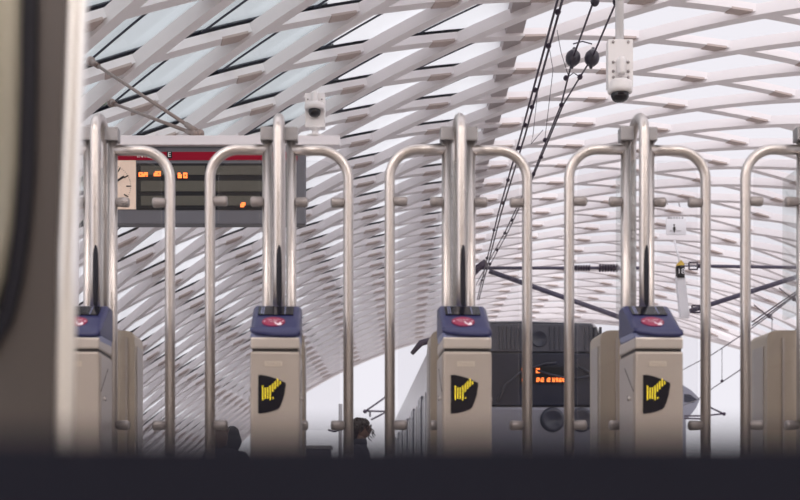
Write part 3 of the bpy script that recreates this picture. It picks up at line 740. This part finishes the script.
# ------------------------------------------------------------------ people
def person(label, loc, rz, height, hair_m, coat_m, hair_style, lean=0.0):
    root = thing('person', label, 'person', loc, rz, 'people beyond the gates')
    s = height/1.70
    me = bpy.data.meshes.new('b'); J = {}; vs = []; es = []; rad = []
    def j(name, co, r, par=None):
        J[name] = len(vs); vs.append(Vector(co)*s); rad.append(r*s)
        if par: es.append((J[par], J[name]))
    # faces -Y locally
    j('pelvis', (0, .0, .93), .145); j('waist', (0, -.01, 1.08), .128, 'pelvis'); j('chest', (0, .0, 1.27), .145, 'waist'); j('neckb', (0, .015, 1.42), .075, 'chest'); j('neck', (0, .0, 1.49), .055, 'neckb'); j('headb', (0, -.015, 1.56), .058, 'neck')
    for sx, n in ((-1, 'r'), (1, 'l')):
        j('sh'+n, (sx*.17, .015, 1.38), .062, 'chest'); j('el'+n, (sx*.225, .03, 1.10), .046, 'sh'+n); j('wr'+n, (sx*.22, -.06, .87), .030, 'el'+n); j('ha'+n, (sx*.215, -.085, .80), .033, 'wr'+n)
        j('hip'+n, (sx*.095, 0, .86), .095, 'pelvis'); j('kn'+n, (sx*.10, -.02, .48), .060, 'hip'+n); j('an'+n, (sx*.10, .02, .09), .043, 'kn'+n); j('he'+n, (sx*.10, .0, .045), .043, 'an'+n); j('to'+n, (sx*.11, -.15, .04), .036, 'he'+n)
    me.from_pydata([tuple(v) for v in vs], es, [])
    ob = bpy.data.objects.new('b', me); C.objects.link(ob)
    sk = ob.modifiers.new('s', 'SKIN'); sk.use_smooth_shade = True; su = ob.modifiers.new('u', 'SUBSURF'); su.levels = 2; su.render_levels = 2
    for i, r in enumerate(rad): me.skin_vertices[0].data[i].radius = (r, r*(.72 if i in (J['chest'], J['waist'], J['pelvis']) else 1)); me.skin_vertices[0].data[i].use_root = (i == 0)
    dg = bpy.context.evaluated_depsgraph_get(); dg.update()
    bm_me = bpy.data.meshes.new_from_object(ob.evaluated_get(dg)); bpy.data.objects.remove(ob)
    b = MB(); b.bm.from_mesh(bm_me); bpy.data.meshes.remove(bm_me)
    mi = [b.mi(x) for x in ('skin', coat_m, 'trousers', 'shoe')]
    for f in b.bm.faces:
        c = f.calc_center_median()/s; f.smooth = True
        hand = c.z < .85 and abs(c.x) > .17
        f.material_index = mi[0] if (c.z > 1.47 or hand) else mi[1] if (c.z > .86 or abs(c.x) > .19) else mi[3] if c.z < .085 else mi[2]
    # head with face, ears; fingers
    hv = b.ball((0, -.02*s, 1.60*s), (.074*s, .094*s, .115*s), 'skin', 20)
    for v in hv:
        c = (v.co-Vector((0, -.02*s, 1.60*s)))/s
        if c.z < -.02: v.co.x *= 1-.25*min(1, (-c.z-.02)/.09); 
        if c.y > 0 and c.z < 0: v.co.y -= .25*c.y*s
    b.tube([(0, -.105*s, 1.615*s), (0, -.128*s, 1.585*s), (0, -.112*s, 1.575*s)], [.008*s, .015*s, .011*s], 'skin', 8)
    for sx in (-1, 1):
        b.ball((sx*.03*s, -.102*s, 1.612*s), .011*s, 'eye', 8); b.ball((sx*.075*s, -.01*s, 1.60*s), (.010*s, .02*s, .032*s), 'skin', 8)
        b.tube([(sx*.046*s, -.098*s, 1.632*s), (sx*.018*s, -.112*s, 1.634*s)], .004*s, 'hairm', 5)
        for q, (dy, ln) in enumerate(((-.022, .07), (-.007, .078), (.008, .074), (.022, .06))):
            x0 = sx*.215*s; p0 = Vector((x0, (-.09+dy)*s, .79*s)); b.tube([p0, p0+Vector((-sx*.004, -.006, -ln*.5))*s, p0+Vector((-sx*.016, -.010, -ln))*s], [.0095*s, .009*s, .006*s], 'skin', 6)
        p0 = Vector((sx*.205*s, -.112*s, .83*s)); b.tube([p0, p0+Vector((-sx*.006, -.024, -.028))*s, p0+Vector((-sx*.012, -.030, -.055))*s], [.011*s, .010*s, .007*s], 'skin', 6)
    b.tube([(-.022*s, -.104*s, 1.552*s), (0, -.112*s, 1.55*s), (.022*s, -.104*s, 1.552*s)], [.004*s, .007*s, .004*s], 'pink', 6)
    b.build('body', root)
    h = MB()
    hv = h.ball((0, .012*s, 1.635*s), (.098*s, .112*s, .105*s), hair_m, 20)
    for v in hv:
        n = v.co.copy(); v.co += Vector((math.sin(n.z*90)*.006, math.cos(n.x*80+n.z*50)*.006, math.sin(n.y*95)*.006))*s
    rnd = random.Random(int(height*1000))
    if hair_style == 'curly':
        for i in range(70):
            a = rnd.uniform(0, 2*PI); e = rnd.uniform(-.5, 1.3)
            d = Vector((math.cos(a)*math.cos(e), math.sin(a)*math.cos(e), math.sin(e)))
            if d.y < -.55 and d.z < .35: continue
            p0 = Vector((0, .015, 1.63))*s+Vector((d.x*.10, d.y*.112, d.z*.10))*s
            h.ball(p0, rnd.uniform(.016, .027)*s, hair_m, 7)
        for sx, dy, ln in ((-1, -.085, .14), (1, -.085, .13), (-1, -.10, .10), (1, -.10, .11), (-1, -.075, .17)):
            pts = [Vector((sx*(.055+.012*math.sin(t*9)), dy-.030*t/.6-.012*math.cos(t*10), 1.66-ln*t))*s for t in [i*.1 for i in range(13)]]
            h.tube(pts, [.006*s]*12+[.002*s], hair_m, 5)
        h.ball((0, .085*s, 1.55*s), (.075*s, .06*s, .11*s), hair_m, 12)
    elif hair_style == 'long':
        h.ball((0, .065*s, 1.54*s), (.108*s, .07*s, .13*s), hair_m, 14)
    h.build('hair' if hair_style != 'hood' else 'hood', root)
    if hair_style == 'hood':
        h = MB(); h.lathe([(.05*s, .0), (.12*s, .0), (.135*s, .04*s), (.115*s, .09*s), (.085*s, .10*s)], (0, .02*s, 1.40*s), hair_m, n=20); h.build('collar', root)
    else:
        h = MB(); h.lathe([(.07*s, .0), (.085*s, .0), (.078*s, .06*s), (.066*s, .065*s)], (0, .01*s, 1.425*s), coat_m, n=18); h.build('collar', root)
    return root
def place(u, v, D, **kw):
    p = P(u, v, D); hgt = (p.z-LOW)
    person(loc=(p.x, D, LOW), height=hgt*.975, **kw)
place(361, 417.5, 12.9, label='person in profile with dark curly hair, seen between two gates', rz=math.radians(75), hair_m='hairm', coat_m='coat', hair_style='curly')
place(221, 421.5, 12.8, label='person with brown hair low behind the second gate, left of the black-haired one', rz=math.radians(170), hair_m='hairb', coat_m='coat', hair_style='long')
place(232, 426, 13.9, label='person with black hair and dark coat just left of the second reader column', rz=math.radians(205), hair_m='hood', coat_m='hood', hair_style='long')

# ------------------------------------------------------------------ trees outside, seen through the clear roof panes
def tree(label, loc, h, rx, n):
    root = thing('tree', label, 'tree', loc, 0, 'trees beyond the roof')
    b = MB(); b.tube([(0, 0, 0), (.1, 0, h*.3), (0, .1, h*.75)], [.4, .3, .1], 'bark', 8); b.build('trunk', root)
    b = MB(); rnd = random.Random(int(loc[0]*10))
    for i in range(n):
        a = rnd.uniform(0, 2*PI); u = rnd.uniform(-1, 1); r = rnd.uniform(.25, 1)**.5; q = math.sqrt(1-u*u)
        c = Vector((rx*r*q*math.cos(a), rx*r*q*math.sin(a), h*.62+h*.38*r*u)); t = Vector((rnd.gauss(0, 1), rnd.gauss(0, 1), rnd.gauss(0, 1))).normalized(); w = t.orthogonal().normalized(); z = rnd.uniform(.25, .55)
        b.face([b.bm.verts.new(c+t*z), b.bm.verts.new(c+w*z*.5), b.bm.verts.new(c-t*z), b.bm.verts.new(c-w*z*.5)], 'leaf')
    b.build('foliage', root)['kind'] = 'stuff'
tree('tall tree outside, seen through the upper left roof panes', (-15.5, 52, LOW), 22, 3.0, 420)
tree('tall tree outside, left of the other one beyond the roof panes', (-24.5, 60, LOW), 27, 4.0, 480)

# ------------------------------------------------------------------ light: overcast sky
w = bpy.data.worlds.new('World'); bpy.context.scene.world = w; w.use_nodes = True
nt = w.node_tree; bg = nt.nodes['Background']
tc = nt.nodes.new('ShaderNodeTexCoord'); sep = nt.nodes.new('ShaderNodeSeparateXYZ'); cr = nt.nodes.new('ShaderNodeValToRGB')
nt.links.new(tc.outputs['Generated'], sep.inputs[0])
def mth(op, a, c):
    n = nt.nodes.new('ShaderNodeMath'); n.operation = op
    for i, x in enumerate((a, c)):
        if isinstance(x, (int, float)): n.inputs[i].default_value = x
        else: nt.links.new(x, n.inputs[i])
    return n.outputs[0]
# factor: 0 towards the far horizon, 1 high up and behind the stairs, where the hidden sun brightens the haze
f = mth('ADD', mth('MULTIPLY', sep.outputs['Z'], .50), mth('MULTIPLY', sep.outputs['Y'], -.45))
f = mth('ADD', f, mth('MULTIPLY', sep.outputs['X'], -.05)); f = mth('ADD', f, .45)
nt.links.new(f, cr.inputs[0]); nt.links.new(cr.outputs[0], bg.inputs[0])
e = cr.color_ramp.elements
e[0].position = .0; e[0].color = (.79, .77, .83, 1); e[1].position = 1.0; e[1].color = (1.55, 1.5, 1.55, 1)
q = e.new(.36); q.color = (.80, .78, .83, 1)
bg.inputs[1].default_value = 1.0
sun = bpy.data.lights.new('sun', 'SUN'); sun.energy = .35; sun.angle = math.radians(35); sun.color = (1, .95, .9)
so = bpy.data.objects.new('sun', sun); C.objects.link(so); so.rotation_euler = (math.radians(62), 0, math.radians(50))

# ------------------------------------------------------------------ camera
cam = bpy.data.cameras.new('camera'); co = bpy.data.objects.new('camera', cam); C.objects.link(co)
co.location = (0, 0, 0); co.rotation_euler = (PI/2, 0, 0)
cam.sensor_fit = 'HORIZONTAL'; cam.sensor_width = 36; cam.lens = 54; cam.shift_y = 247/800; cam.clip_start = .02; cam.clip_end = 500
cam.dof.use_dof = True; cam.dof.focus_distance = 12; cam.dof.aperture_fstop = 2.9
sc = bpy.context.scene; sc.camera = co
sc.view_settings.view_transform = 'Standard'; sc.view_settings.look = 'None'; sc.view_settings.exposure = .15; sc.view_settings.gamma = 1; sc.view_settings.use_curve_mapping = False
